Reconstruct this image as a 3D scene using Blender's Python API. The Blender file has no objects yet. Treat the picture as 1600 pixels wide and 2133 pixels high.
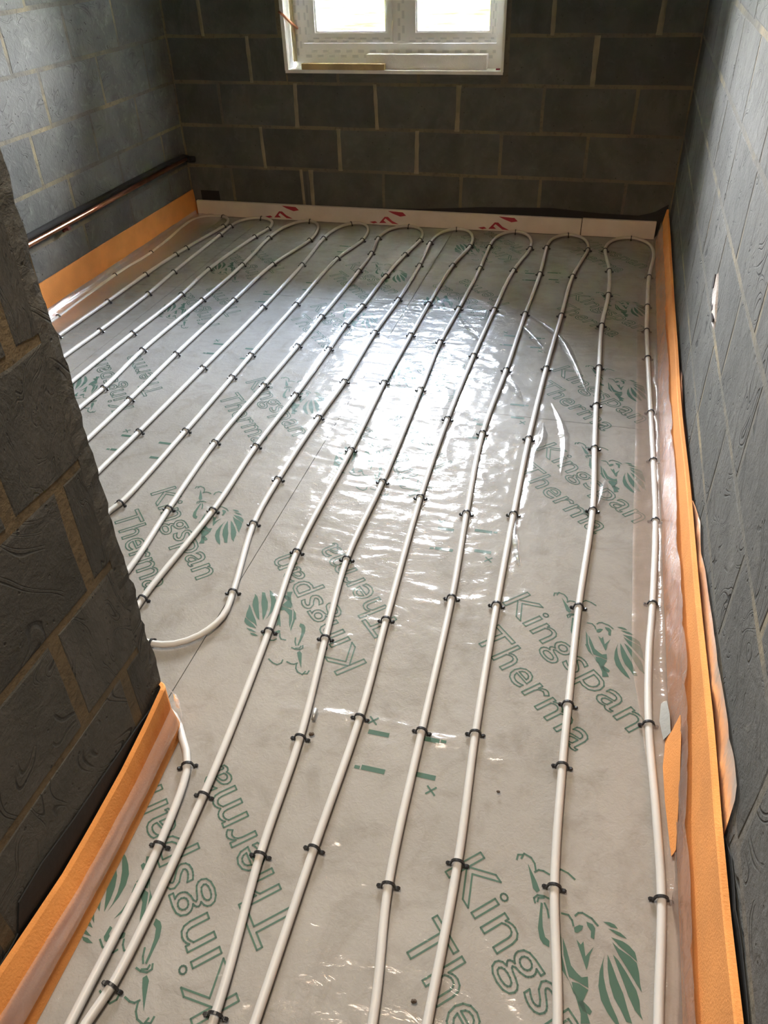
import bpy, bmesh, math, random
import numpy as np
from mathutils import Vector, Matrix

# ------------------------------------------------------------------ camera, sky, sun, exposure
SC = bpy.context.scene
COL = SC.collection
cam_d = bpy.data.cameras.new('camera')
cam_d.sensor_fit = 'HORIZONTAL'; cam_d.sensor_width = 36.0
cam_d.lens = 36.0 * 1638.46 / 1600.0
cam_d.clip_start = 0.05
cam = bpy.data.objects.new('camera', cam_d); COL.objects.link(cam)
R = [[0.96535145, -0.22415216, -0.1336128], [0.25928815, 0.76617302, 0.58800388], [-0.02943181, -0.60227461, 0.79774624]]
M = Matrix.Identity(4)
for i in range(3):
    M[i][0] = R[i][0]; M[i][1] = R[i][2]; M[i][2] = -R[i][1]
M[0][3], M[1][3], M[2][3] = -0.32388936, -4.60073756, 1.45209493
cam.matrix_world = M
SC.camera = cam

world = bpy.data.worlds.new('sky'); SC.world = world; world.use_nodes = True
wn = world.node_tree.nodes; wl = world.node_tree.links
for n in list(wn): wn.remove(n)
w_tc = wn.new('ShaderNodeTexCoord'); w_sep = wn.new('ShaderNodeSeparateXYZ')
w_ramp = wn.new('ShaderNodeValToRGB'); w_bg = wn.new('ShaderNodeBackground'); w_out = wn.new('ShaderNodeOutputWorld')
w_ramp.color_ramp.elements[0].position = 0.42; w_ramp.color_ramp.elements[0].color = (0.95, 0.96, 1.0, 1)
w_ramp.color_ramp.elements[1].position = 0.78; w_ramp.color_ramp.elements[1].color = (0.36, 0.60, 1.0, 1)
w_bg.inputs['Strength'].default_value = 5.0
wl.new(w_tc.outputs['Generated'], w_sep.inputs[0]); wl.new(w_sep.outputs['Z'], w_ramp.inputs[0])
wl.new(w_ramp.outputs[0], w_bg.inputs['Color']); wl.new(w_bg.outputs[0], w_out.inputs['Surface'])

por_d = bpy.data.lights.new('window_portal', 'AREA'); por_d.shape = 'RECTANGLE'; por_d.size = 1.16; por_d.size_y = 1.14
por_d.cycles.is_portal = True
por = bpy.data.objects.new('window_portal', por_d); COL.objects.link(por)
por.location = (-1.54, 0.30, 1.39); por.rotation_euler = (math.radians(-90), 0, 0)

FILL_OPEN = (-1.06, -.56, -4.10, -3.60)      # added ceiling opening out of view, brightens the near floor: x0, x1, y0, y1
dr_d = bpy.data.lights.new('fill_opening_portal', 'AREA'); dr_d.shape = 'RECTANGLE'; dr_d.size = FILL_OPEN[1]-FILL_OPEN[0]; dr_d.size_y = FILL_OPEN[3]-FILL_OPEN[2]
dr_d.cycles.is_portal = True
dr = bpy.data.objects.new('fill_opening_portal', dr_d); COL.objects.link(dr)
dr.location = ((FILL_OPEN[0]+FILL_OPEN[1])/2, (FILL_OPEN[2]+FILL_OPEN[3])/2, 2.605)

SC.view_settings.view_transform = 'Standard'; SC.view_settings.look = 'None'
SC.view_settings.gamma = 1.0; SC.view_settings.use_curve_mapping = False
SC.view_settings.exposure = 5.5
SC.cycles.max_bounces = 12; SC.cycles.diffuse_bounces = 6; SC.cycles.glossy_bounces = 5
SC.cycles.transparent_max_bounces = 16; SC.cycles.sample_clamp_indirect = 8.0
SC.cycles.use_denoising = True
rng = random.Random(7)

# ------------------------------------------------------------------ helpers
def setp(o, label=None, cat=None, group=None, kind=None):
    if label: o['label'] = label
    if cat: o['category'] = cat
    if group: o['group'] = group
    if kind: o['kind'] = kind
    return o

def link(name, me, mat=None, parent=None):
    o = bpy.data.objects.new(name, me); COL.objects.link(o)
    if mat is not None and not me.materials: me.materials.append(mat)
    if parent is not None: o.parent = parent
    return o

def mesh_py(name, verts, faces, smooth=False):
    me = bpy.data.meshes.new(name); me.from_pydata([tuple(v) for v in verts], [], faces); me.update()
    if smooth: me.polygons.foreach_set('use_smooth', [True] * len(me.polygons))
    return me

def box_into(V, Fc, x0, x1, y0, y1, z0, z1):
    b = len(V)
    V += [(x0, y0, z0), (x1, y0, z0), (x1, y1, z0), (x0, y1, z0), (x0, y0, z1), (x1, y0, z1), (x1, y1, z1), (x0, y1, z1)]
    Fc += [(b, b+3, b+2, b+1), (b+4, b+5, b+6, b+7), (b, b+1, b+5, b+4), (b+1, b+2, b+6, b+5), (b+2, b+3, b+7, b+6), (b+3, b, b+4, b+7)]

def boxes(name, lst):
    V, Fc = [], []
    for b in lst: box_into(V, Fc, *b)
    return mesh_py(name, V, Fc)

def bev_box(name, b, r=0.004, seg=2):
    me = boxes(name, [b]); bm = bmesh.new(); bm.from_mesh(me)
    bmesh.ops.bevel(bm, geom=bm.edges[:] , offset=r, segments=seg, affect='EDGES', profile=0.6)
    bm.to_mesh(me); bm.free()
    return me

def tube(name, pts, r, n=10, caps=True, flat_up=True):
    P = np.array(pts, float); m = len(P)
    T = np.gradient(P, axis=0); T /= np.linalg.norm(T, axis=1)[:, None] + 1e-12
    up = np.array([0, 0, 1.0]) if flat_up else np.array([1.0, 0, 0])
    V = []
    for i in range(m):
        s = np.cross(T[i], up); s /= np.linalg.norm(s) + 1e-12; u = np.cross(s, T[i])
        rr = r[i] if hasattr(r, '__len__') else r
        for k in range(n):
            a = 2 * math.pi * k / n
            V.append(P[i] + rr * (math.cos(a) * s + math.sin(a) * u))
    Fc = [(i*n+k, i*n+(k+1) % n, (i+1)*n+(k+1) % n, (i+1)*n+k) for i in range(m-1) for k in range(n)]
    if caps: Fc += [tuple(range(n))[::-1], tuple((m-1)*n+k for k in range(n))]
    return mesh_py(name, V, Fc, True)

def catmull(pts, step=0.02):
    P = [np.array(p, float) for p in pts]
    P = [2*P[0]-P[1]] + P + [2*P[-1]-P[-2]]
    out = []
    for i in range(1, len(P)-2):
        a, b, c, d = P[i-1:i+3]
        # centripetal
        t0 = 0; t1 = max(1e-6, np.linalg.norm(b-a)**.5); t2 = t1+max(1e-6, np.linalg.norm(c-b)**.5); t3 = t2+max(1e-6, np.linalg.norm(d-c)**.5)
        n = max(2, int(np.linalg.norm(c-b)/step))
        for k in range(n):
            t = t1+(t2-t1)*k/n
            A1 = (t1-t)/(t1-t0)*a+(t-t0)/(t1-t0)*b; A2 = (t2-t)/(t2-t1)*b+(t-t1)/(t2-t1)*c; A3 = (t3-t)/(t3-t2)*c+(t-t2)/(t3-t2)*d
            B1 = (t2-t)/(t2-t0)*A1+(t-t0)/(t2-t0)*A2; B2 = (t3-t)/(t3-t1)*A2+(t-t1)/(t3-t1)*A3
            out.append((t2-t)/(t2-t1)*B1+(t-t1)/(t2-t1)*B2)
    out.append(P[-2])
    return out

def vnoise(x, y, seed=0):
    xi = np.floor(x).astype(np.int64); yi = np.floor(y).astype(np.int64); fx = x-xi; fy = y-yi
    fx = fx*fx*(3-2*fx); fy = fy*fy*(3-2*fy)
    def h(a, b):
        n = (a*374761393+b*668265263+seed*982451653) & 0xffffffff
        n = ((n ^ (n >> 13))*1274126177) & 0xffffffff
        n = (n ^ (n >> 16)) & 0xffff
        return n/65535.0
    return (h(xi, yi)*(1-fx)+h(xi+1, yi)*fx)*(1-fy)+(h(xi, yi+1)*(1-fx)+h(xi+1, yi+1)*fx)*fy

def ridge(x, y, seed=0, p=3.0):
    return (1-np.abs(2*vnoise(x, y, seed)-1))**p

# ------------------------------------------------------------------ materials
class NT:
    def __init__(s, name):
        s.m = bpy.data.materials.new(name); s.m.use_nodes = True
        s.n = s.m.node_tree.nodes; s.l = s.m.node_tree.links
        s.b = s.n.get('Principled BSDF'); s.out = s.n.get('Material Output')
    def new(s, t, **kw):
        n = s.n.new(t)
        for k, v in kw.items():
            if k in n.inputs.keys(): n.inputs[k].default_value = v
            else: setattr(n, k, v)
        return n
    def math(s, op, a, b=None, c=None, clamp=False):
        n = s.n.new('ShaderNodeMath'); n.operation = op; n.use_clamp = clamp
        for i, v in enumerate((a, b, c)):
            if v is None: continue
            if isinstance(v, (int, float)): n.inputs[i].default_value = v
            else: s.l.new(v, n.inputs[i])
        return n.outputs[0]
    def mix(s, f, a, b):
        n = s.n.new('ShaderNodeMix'); n.data_type = 'RGBA'
        for i, v in ((0, f), (6, a), (7, b)):
            if isinstance(v, (int, float)): n.inputs[i].default_value = v
            elif isinstance(v, tuple): n.inputs[i].default_value = v if len(v) == 4 else v+(1,)
            else: s.l.new(v, n.inputs[i])
        return n.outputs[2]
    def ramp(s, v, p0, p1):
        n = s.n.new('ShaderNodeMapRange'); n.clamp = True; n.interpolation_type = 'SMOOTHSTEP'
        n.inputs[1].default_value = p0; n.inputs[2].default_value = p1
        s.l.new(v, n.inputs[0]); return n.outputs[0]
    def noise(s, vec, scale, detail=4.0, rough=0.55, dist=0.0):
        n = s.new('ShaderNodeTexNoise', Scale=scale, Detail=detail, Roughness=rough, Distortion=dist)
        s.l.new(vec, n.inputs['Vector']); return n.outputs['Fac']
    def bump(s, h, strength=0.3, dist=0.01):
        n = s.new('ShaderNodeBump', Strength=strength, Distance=dist); s.l.new(h, n.inputs['Height']); return n.outputs[0]

def plain(name, col, rough=0.6, metal=0.0, bump=None, var=0.0):
    t = NT(name); t.b.inputs['Base Color'].default_value = col+(1,); t.b.inputs['Roughness'].default_value = rough; t.b.inputs['Metallic'].default_value = metal
    tc = t.new('ShaderNodeTexCoord')
    if var:
        f = t.noise(tc.outputs['Object'], 9.0, 4.0)
        t.l.new(t.mix(t.ramp(f, .3, .7), tuple(c*(1-var) for c in col), tuple(min(1, c*(1+var)) for c in col)), t.b.inputs['Base Color'])
    if bump:
        t.l.new(t.bump(t.noise(tc.outputs['Object'], bump[0], 5.0), bump[1], 0.004), t.b.inputs['Normal'])
    return t.m

def block_material(name, dark, light, marks=0.0, smear=0.35, mscale=5.0):
    """dense concrete block: pores, mortar smears, rubbed-on tool lines"""
    t = NT(name); tc = t.new('ShaderNodeTexCoord'); oi = t.new('ShaderNodeObjectInfo')
    off = t.math('MULTIPLY', oi.outputs['Random'], 37.0)
    comb = t.new('ShaderNodeCombineXYZ'); t.l.new(off, comb.inputs[0]); t.l.new(off, comb.inputs[2])
    add = t.new('ShaderNodeVectorMath', operation='ADD'); t.l.new(tc.outputs['Object'], add.inputs[0]); t.l.new(comb.outputs[0], add.inputs[1])
    v = add.outputs[0]
    big = t.noise(v, 5.0, 5.0, .6, .4); fine = t.noise(v, 70.0, 4.0, .7); mid = t.noise(v, 18.0, 5.0, .6, 1.2)
    c = t.mix(t.ramp(big, .28, .72), dark, light)
    c = t.mix(t.math('MULTIPLY', t.ramp(mid, .52, .75), smear), c, tuple(min(1, k*1.55) for k in light))
    rnd = t.math('ADD', t.math('MULTIPLY', oi.outputs['Random'], .32), .84)
    hsv = t.new('ShaderNodeHueSaturation'); t.l.new(c, hsv.inputs['Color']); t.l.new(rnd, hsv.inputs['Value']); c = hsv.outputs[0]
    pore = t.new('ShaderNodeTexVoronoi', Scale=46.0); t.l.new(v, pore.inputs['Vector'])
    pmask = t.math('MULTIPLY', t.ramp(pore.outputs['Distance'], .20, .10), t.ramp(t.noise(v, 22.0, 2.0), .52, .62))
    c = t.mix(t.math('MULTIPLY', pmask, .75), c, (.02, .02, .017))
    h = t.math('SUBTRACT', t.math('ADD', t.math('MULTIPLY', fine, .35), t.math('MULTIPLY', mid, .6)), t.math('MULTIPLY', pmask, .8))
    if marks:
        n = t.noise(v, mscale, 1.5, .45, .9)
        ph = t.math('FRACT', t.math('MULTIPLY', n, 9.0))
        l1 = t.ramp(t.math('ABSOLUTE', t.math('SUBTRACT', ph, .42)), .045, .012)
        l2 = t.ramp(t.math('ABSOLUTE', t.math('SUBTRACT', ph, .60)), .038, .010)
        gate = t.ramp(t.noise(v, 6.5, 2.0), .47, .58)
        ln = t.math('MULTIPLY', t.math('MAXIMUM', l1, l2), gate)
        c = t.mix(t.math('MULTIPLY', ln, marks), c, (.018, .019, .017))
        h = t.math('SUBTRACT', h, t.math('MULTIPLY', ln, .5))
    t.l.new(c, t.b.inputs['Base Color']); t.b.inputs['Roughness'].default_value = .88
    t.l.new(t.bump(h, .55, .012), t.b.inputs['Normal'])
    return t.m

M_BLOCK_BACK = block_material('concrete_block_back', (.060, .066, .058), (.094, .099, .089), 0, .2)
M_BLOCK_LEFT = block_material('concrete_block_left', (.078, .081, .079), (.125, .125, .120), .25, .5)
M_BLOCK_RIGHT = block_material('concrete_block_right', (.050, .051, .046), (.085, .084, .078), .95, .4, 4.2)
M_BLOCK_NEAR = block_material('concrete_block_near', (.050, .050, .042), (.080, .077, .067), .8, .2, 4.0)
def mortar(name, sandy, grey, lo, hi):
    t = NT(name); tc = t.new('ShaderNodeTexCoord'); v = tc.outputs['Object']
    n = t.noise(v, 2.6, 3.0, .6); f = t.noise(v, 40.0, 4.0, .65)
    c = t.mix(t.ramp(n, lo, hi), grey, sandy); c = t.mix(t.math('MULTIPLY', t.ramp(f, .5, .7), .5), c, tuple(k*.45 for k in grey))
    t.l.new(c, t.b.inputs['Base Color']); t.b.inputs['Roughness'].default_value = .95
    t.l.new(t.bump(f, .6, .006), t.b.inputs['Normal']); return t.m
M_MORTAR = mortar('sandy_mortar', (.23, .185, .11), (.105, .100, .085), .46, .68)
M_MORTAR_DARK = mortar('grey_mortar', (.16, .135, .085), (.105, .10, .082), .35, .6)
M_MORTAR_NEAR = mortar('brown_mortar', (.14, .104, .056), (.075, .063, .041), .35, .55)
M_CEIL = plain('plasterboard', (.55, .53, .49), .9)
M_SLAB = plain('concrete_slab', (.3, .3, .28), .9, 0, (60, .4))
M_PVC = plain('white_pvc', (.88, .88, .87), .3)
M_REVEAL = plain('white_closer', (.72, .71, .67), .7, 0, (60, .4), .1)
M_PIPE = plain('grey_white_pipe', (.50, .485, .46), .42, 0, None, .04)
M_CLIP = plain('black_plastic', (.012, .012, .013), .38)
M_ORANGE = plain('orange_foam', (.68, .27, .065), .85, 0, (220, .35), .07)
M_DPM = plain('black_membrane', (.007, .0075, .0075), .7, 0, (30, .4))
M_COPPER = plain('copper', (.85, .40, .25), .28, 1.0, None, .12)
M_FOAMBLK = plain('black_pipe_foam', (.010, .010, .010), .9)
M_UPSTAND = plain('white_faced_insulation', (.62, .58, .53), .7, 0, (40, .15), .05)
M_RED = plain('red_print', (.33, .025, .045), .6)
M_TIMBER = plain('pale_timber', (.46, .35, .17), .7, 0, (40, .3), .2)
M_POLY = plain('polystyrene', (.80, .78, .76), .85, 0, (180, .5), .04)
M_INK = plain('green_ink', (.007, .085, .042), .6)
M_STEEL = plain('grey_fixing', (.35, .34, .32), .4, .6)
M_RUST = plain('brown_crumb', (.06, .04, .025), .9)
M_FILL = plain('pale_filler', (.55, .51, .49), .9, 0, (90, .7), .2)
M_DARK = plain('dark_hole', (.02, .015, .017), .95)
M_FOAM_Y = plain('gap_foam', (.62, .56, .36), .9, 0, (60, .8), .15)

def foil_material():
    t = NT('board_foil'); tc = t.new('ShaderNodeTexCoord'); v = tc.outputs['Object']
    big = t.noise(v, 3.0, 4.0, .6); fine = t.noise(v, 90.0, 3.0, .6, 1.0); smudge = t.noise(v, 11.0, 5.0, .65, .6)
    c = t.mix(t.ramp(big, .3, .7), (.33, .308, .28), (.385, .365, .338))
    c = t.mix(t.math('MULTIPLY', t.ramp(smudge, .48, .72), .5), c, (.225, .20, .17))
    sm2 = t.noise(v, 4.2, 6.0, .7, .8); c = t.mix(t.math('MULTIPLY', t.ramp(sm2, .50, .72), .45), c, (.205, .18, .148))
    t.l.new(c, t.b.inputs['Base Color']); t.b.inputs['Specular IOR Level'].default_value = .06; t.b.inputs['Metallic'].default_value = .03; t.b.inputs['Roughness'].default_value = .5
    t.l.new(t.bump(t.math('ADD', fine, t.math('MULTIPLY', smudge, 1.5)), .28, .005), t.b.inputs['Normal'])
    return t.m
M_FOIL = foil_material()

def film_material(name, haze, hcol, rough=.07, gloss=1.0, bs=.25, wide=.5, bd=.006):
    t = NT(name); t.n.remove(t.b); tc = t.new('ShaderNodeTexCoord'); v = tc.outputs['Object']
    mp = t.new('ShaderNodeMapping'); mp.inputs['Scale'].default_value = (1, 2.0, 1); t.l.new(v, mp.inputs['Vector']); v = mp.outputs[0]
    cr = t.noise(v, 15.0, 3.0, .5, 2.2); cr2 = t.noise(v, 8.0, 3.0, .5, 1.2)
    bp = t.bump(t.math('ADD', t.math('MULTIPLY', cr, .55), cr2), bs, bd)
    tr = t.new('ShaderNodeBsdfTransparent'); tr.inputs[0].default_value = (.97, .97, .97, 1)
    df = t.new('ShaderNodeBsdfDiffuse'); df.inputs[0].default_value = hcol+(1,)
    gl = t.new('ShaderNodeBsdfGlossy'); gl.inputs['Roughness'].default_value = rough; gl.inputs[0].default_value = (1, 1, 1, 1)
    fr = t.new('ShaderNodeFresnel', IOR=1.5); t.l.new(bp, fr.inputs['Normal']); t.l.new(bp, gl.inputs['Normal'])
    gw = t.new('ShaderNodeBsdfGlossy'); gw.inputs['Roughness'].default_value = .30; gw.inputs[0].default_value = (1, 1, 1, 1); t.l.new(bp, gw.inputs['Normal'])
    gm = t.new('ShaderNodeMixShader'); gm.inputs[0].default_value = wide; t.l.new(gl.outputs[0], gm.inputs[1]); t.l.new(gw.outputs[0], gm.inputs[2]); gl = gm
    m1 = t.new('ShaderNodeMixShader'); m1.inputs[0].default_value = haze; t.l.new(tr.outputs[0], m1.inputs[1]); t.l.new(df.outputs[0], m1.inputs[2])
    m2 = t.new('ShaderNodeMixShader'); t.l.new(t.math('MULTIPLY', fr.outputs[0], gloss, clamp=True), m2.inputs[0])
    t.l.new(m1.outputs[0], m2.inputs[1]); t.l.new(gl.outputs[0], m2.inputs[2]); t.l.new(m2.outputs[0], t.out.inputs['Surface'])
    return t.m
M_FILM = film_material('clear_polythene', .06, (.6, .6, .6), .06, .45, .34, .22, .006)
M_FLAP_CLEAR = film_material('clear_skirt', .07, (.80, .72, .68), .14, .6, .6, .4)
M_FLAP = film_material('milky_polythene', .15, (.86, .64, .53), .12, .75, .7, .35)
M_BAND = film_material('pale_film_band', .30, (.78, .66, .60), .2, .9, .6, .3)
M_SHEET = film_material('grey_polythene', .72, (.55, .58, .60), .25, 1.6, .4)

def glass_material():
    t = NT('window_glass'); t.n.remove(t.b)
    tr = t.new('ShaderNodeBsdfTransparent'); tr.inputs[0].default_value = (.95, .96, .95, 1)
    gl = t.new('ShaderNodeBsdfGlossy'); gl.inputs['Roughness'].default_value = .02
    fr = t.new('ShaderNodeFresnel', IOR=1.45); m = t.new('ShaderNodeMixShader')
    t.l.new(fr.outputs[0], m.inputs[0]); t.l.new(tr.outputs[0], m.inputs[1]); t.l.new(gl.outputs[0], m.inputs[2]); t.l.new(m.outputs[0], t.out.inputs['Surface'])
    return t.m
M_GLASS = glass_material()

def tape_material():
    """white protective tape printed with two staggered rows of grey dashes along local x"""
    t = NT('protective_tape'); tc = t.new('ShaderNodeTexCoord'); sep = t.new('ShaderNodeSeparateXYZ'); t.l.new(tc.outputs['UV'], sep.inputs[0])
    row = t.math('GREATER_THAN', sep.outputs[1], .5)
    ph = t.math('FRACT', t.math('ADD', t.math('MULTIPLY', sep.outputs[0], 15.0), t.math('MULTIPLY', row, .5)))
    inrow = t.ramp(t.math('ABSOLUTE', t.math('SUBTRACT', t.math('FRACT', t.math('MULTIPLY', sep.outputs[1], 2.0)), .5)), .34, .26)
    d = t.math('MULTIPLY', t.math('LESS_THAN', ph, .52), inrow)
    t.l.new(t.mix(t.math('MULTIPLY', d, .8), (.88, .88, .86), (.66, .67, .67)), t.b.inputs['Base Color']); t.b.inputs['Roughness'].default_value = .5
    return t.m
M_TAPE = tape_material()

def lawn_material():
    t = NT('lawn_grass'); tc = t.new('ShaderNodeTexCoord'); v = tc.outputs['Object']
    n = t.noise(v, .8, 6.0, .65); n2 = t.noise(v, 6.0, 4.0, .6)
    c = t.mix(t.ramp(n, .35, .65), (.12, .112, .0036), (.18, .17, .016)); c = t.mix(t.math('MULTIPLY', t.ramp(n2, .45, .7), .5), c, (.09, .105, .003))
    t.l.new(c, t.b.inputs['Base Color']); t.b.inputs['Roughness'].default_value = .9; t.b.inputs['Specular IOR Level'].default_value = 0.0
    return t.m
M_LAWN = lawn_material()

# ------------------------------------------------------------------ walls of concrete blocks
BW, BH = .44, .2125
def block_mesh(i):
    r = random.Random(100+i); n = 12
    per = [(0, 0), (.5, 0), (1, 0), (1, .5), (1, 1), (.5, 1), (0, 1), (0, .5)]
    V = []
    for depth, ins, jit in ((0.0, .006, .0040), (.0022, 0, .0030), (.03, 0, .001)):
        for (a, b) in per:
            x = (a-.5)*(BW-2*ins); z = (b-.5)*(BH-2*ins)
            V.append((x+r.uniform(-jit, jit), depth+(r.uniform(0, .0006) if depth == 0 else 0), z+r.uniform(-jit, jit)))
    k = len(per); Fc = [tuple(range(k))]
    for l in (0, 1): Fc += [(l*k+j, (l+1)*k+j, (l+1)*k+(j+1) % k, l*k+(j+1) % k) for j in range(k)]
    return mesh_py('block', V, Fc)
BLOCKS = {}
for key, mat in (('back', M_BLOCK_BACK), ('left', M_BLOCK_LEFT), ('right', M_BLOCK_RIGHT), ('near', M_BLOCK_NEAR)):
    BLOCKS[key] = []
    for i in range(5):
        me = block_mesh(i); me.materials.append(mat); BLOCKS[key].append(me)

BED0 = .963
def lay(wall, key, conv, rot, L, joints, zmax=2.42, hole=None, jw=.013, skip=None):
    """blocks in courses as parts of the wall; conv(u) -> point on the wall face; joints: course -> positions of upright joints"""
    k = 0
    for c in range(-5, 7):
        zb = BED0+.225*c; z0, z1 = zb+.006, zb+.225-.006
        if z0 >= zmax or z1 < -.02: continue
        z1 = min(z1, zmax)
        js = sorted(joints.get(c) or [((c % 2)*.5+j)*.45-.2 for j in range(0, int(L/.45)+2)])
        us = [-.001]+[j for j in js if .03 < j < L-.03]+[L+.001]
        segs = []
        for a, b in zip(us[:-1], us[1:]):
            parts = [(a, b, z0, z1)]
            if hole:
                h0, h1, hz0, hz1 = hole; nw = []
                for (p, q, s, t) in parts:
                    if q <= h0 or p >= h1 or t <= hz0 or s >= hz1: nw.append((p, q, s, t)); continue
                    if p < h0-.04: nw.append((p, h0+jw/2, s, t))
                    if q > h1+.04: nw.append((h1-jw/2, q, s, t))
                    if s < hz0-.03 : nw.append((max(p, h0), min(q, h1), s, hz0-.006))
                    if t > hz1+.03 : nw.append((max(p, h0), min(q, h1), hz1+.006, t))
                parts = nw
            segs += parts
        for (p, q, s, t) in segs:
            p += jw/2; q -= jw/2
            if q-p < .02 or t-s < .015: continue
            me = BLOCKS[key][k % 5]; k += 1
            o = bpy.data.objects.new('block', me); COL.objects.link(o); o.parent = wall
            o.location = conv((p+q)/2, (s+t)/2)
            fl = rng.choice((-1, 1))
            o.rotation_euler = (0, 0, rot); o.scale = ((q-p)/BW, 1, (t-s)/BH)

HX0, HX1, HZ0, HZ1 = -2.14, -.944, .80, 1.97
wall_back = setp(link('wall_back', boxes('wall_back', [(-3.1, HX0, .0014, .32, -.2, 2.5), (HX1, .3, .0014, .32, -.2, 2.5), (HX0, HX1, .0014, .32, -.2, HZ0-.004), (HX0, HX1, .0014, .32, HZ1, 2.5)]), M_MORTAR_DARK), kind='structure')
jb = {0: [-2.609, -2.16, -.925, -.71+.0, -.199], -1: [-2.349, -1.84, -1.39, -.925, -.488], -2: [-2.559, -2.097, -1.631, -1.175, -.725, -.258], -3: [-2.327, -1.856, -1.402, -.934, -.477], -4: [-2.55, -2.1, -2.04, -1.6, -1.147, -.704, -.25]}
jb = {k: [x+2.834 for x in v] for k, v in jb.items()}
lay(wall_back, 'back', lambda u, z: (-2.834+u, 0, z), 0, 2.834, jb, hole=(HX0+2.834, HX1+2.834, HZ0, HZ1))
# lighter mortar that squeezed out of the upright joints below the window
perp = []
for k, xs in ((-2, (-2.097, -1.631, -1.175)), (-3, (-2.327, -1.856, -1.402)), (-4, (-2.1, -2.042)), (-1, (-2.349, -.488)), (0, (-.71, -.199, -2.609))):
    for x in xs: perp.append((x, BED0+.225*k))
V, Fc = [], []
for x, zb in perp:
    w = rng.uniform(.010, .014); s = rng.uniform(-.004, .004)
    b = len(V); m = 7
    for j in range(m):
        z = zb+.225*j/(m-1); ww = w*rng.uniform(.8, 1.2); xx = x+s*(j/(m-1)-.5)*2
        V += [(xx-ww, .001, z), (xx-ww*.6, -.0025, z), (xx+ww*.6, -.0025, z), (xx+ww, .001, z)]
    for j in range(m-1):
        for q in range(3): Fc.append((b+j*4+q, b+j*4+q+1, b+j*4+4+q+1, b+j*4+4+q))
jm = link('joint_mortar', mesh_py('joint_mortar', V, Fc, True), plain('pale_joint_mortar', (.225, .195, .13), .95, 0, (90, .6), .2), wall_back)
jm['kind'] = 'stuff'; jm['label'] = 'pale sandy mortar squeezed from upright joints'

wall_left = setp(link('wall_left', boxes('wall_left', [(-3.14, -2.8354, -3.7, .1, -.2, 2.5)]), M_MORTAR), kind='structure')
jl = {1: [.27, .72, 1.17, 1.62, 2.07], 0: [.498, .92, 1.375, 1.82, 2.27], -1: [.27, .726, 1.2, 1.65, 2.1], -2: [.45, .887, 1.37, 1.82], -3: [.25, .72, 1.18, 1.63]}
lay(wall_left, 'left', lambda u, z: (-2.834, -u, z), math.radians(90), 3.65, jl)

wall_right = setp(link('wall_right', boxes('wall_right', [(.0014, .3, -6.4, .1, -.2, 2.5)]), M_MORTAR), kind='structure')
jr = {-2: [3.60-.45*k for k in range(8)]+[4.05, 4.5], -3: [3.83-.45*k for k in range(9)]+[4.28], -1: [3.40-.45*k for k in range(8)]+[3.85, 4.3], -4: [3.36-.45*k for k in range(8)]+[3.81, 4.26]}
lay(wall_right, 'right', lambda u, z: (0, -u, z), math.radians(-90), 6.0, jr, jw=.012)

wall_inner = setp(link('wall_inner', boxes('wall_inner', [(-1.45, -1.1244, -6.4, -3.6414, -.2, 2.5), (-3.1, -1.45, -3.95, -3.6414, -.2, 2.5)]), M_MORTAR_NEAR), kind='structure')
jn = {0: [3.74, 4.19, 4.64, 5.09], -1: [3.855, 4.305, 4.755, 5.2], -2: [3.739, 4.19, 4.64], -3: [3.862, 4.31, 4.76], -4: [3.734, 4.18, 4.63], 1: [3.86, 4.31, 4.76]}
jn = {k: [x-3.64 for x in v] for k, v in jn.items()}
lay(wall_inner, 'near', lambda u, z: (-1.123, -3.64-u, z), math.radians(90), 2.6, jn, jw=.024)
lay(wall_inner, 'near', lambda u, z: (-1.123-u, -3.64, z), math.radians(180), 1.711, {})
cz = np.arange(.07, 2.40, .018); V, Fc = [], []
for i, z in enumerate(cz):
    j = float(.011*(vnoise(np.array(z*38), np.array(1.0), 81)-.35)+.008*(vnoise(np.array(z*9), np.array(2.0), 82)-.4)); j2 = rng.uniform(-.001, .002)
    V += [(-1.1232, -3.675, z), (-1.1225+j2, -3.655, z), (-1.1228+j2, -3.640+j, z), (-1.140, -3.634+j*.7, z), (-1.165, -3.6402, z)]
m_ = 5; Fc = [(i*m_+k, (i+1)*m_+k, (i+1)*m_+k+1, i*m_+k+1) for i in range(len(cz)-1) for k in range(4)]
link('rough_corner', mesh_py('rough_corner', V, Fc), M_BLOCK_NEAR, wall_inner)['label'] = 'chipped rough corner of the wall end'
wall_rear = setp(link('wall_rear', boxes('wall_rear', [(-1.5, .3, -6.5, -6.2, -.2, 2.5)]), M_BLOCK_NEAR), kind='structure')
ceiling = setp(link('ceiling', boxes('ceiling', [(-3.2, FILL_OPEN[0], -6.6, .4, 2.42, 2.6), (FILL_OPEN[1], .4, -6.6, .4, 2.42, 2.6), (FILL_OPEN[0], FILL_OPEN[1], -6.6, FILL_OPEN[2], 2.42, 2.6), (FILL_OPEN[0], FILL_OPEN[1], FILL_OPEN[3], .4, 2.42, 2.6)]), M_CEIL), kind='structure')  # hole left in the ceiling for the added fill-light opening
floor = setp(link('floor', boxes('floor', [(-3.1, .3, -6.4, .1, -.2, -.1)]), M_SLAB), kind='structure')

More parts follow.
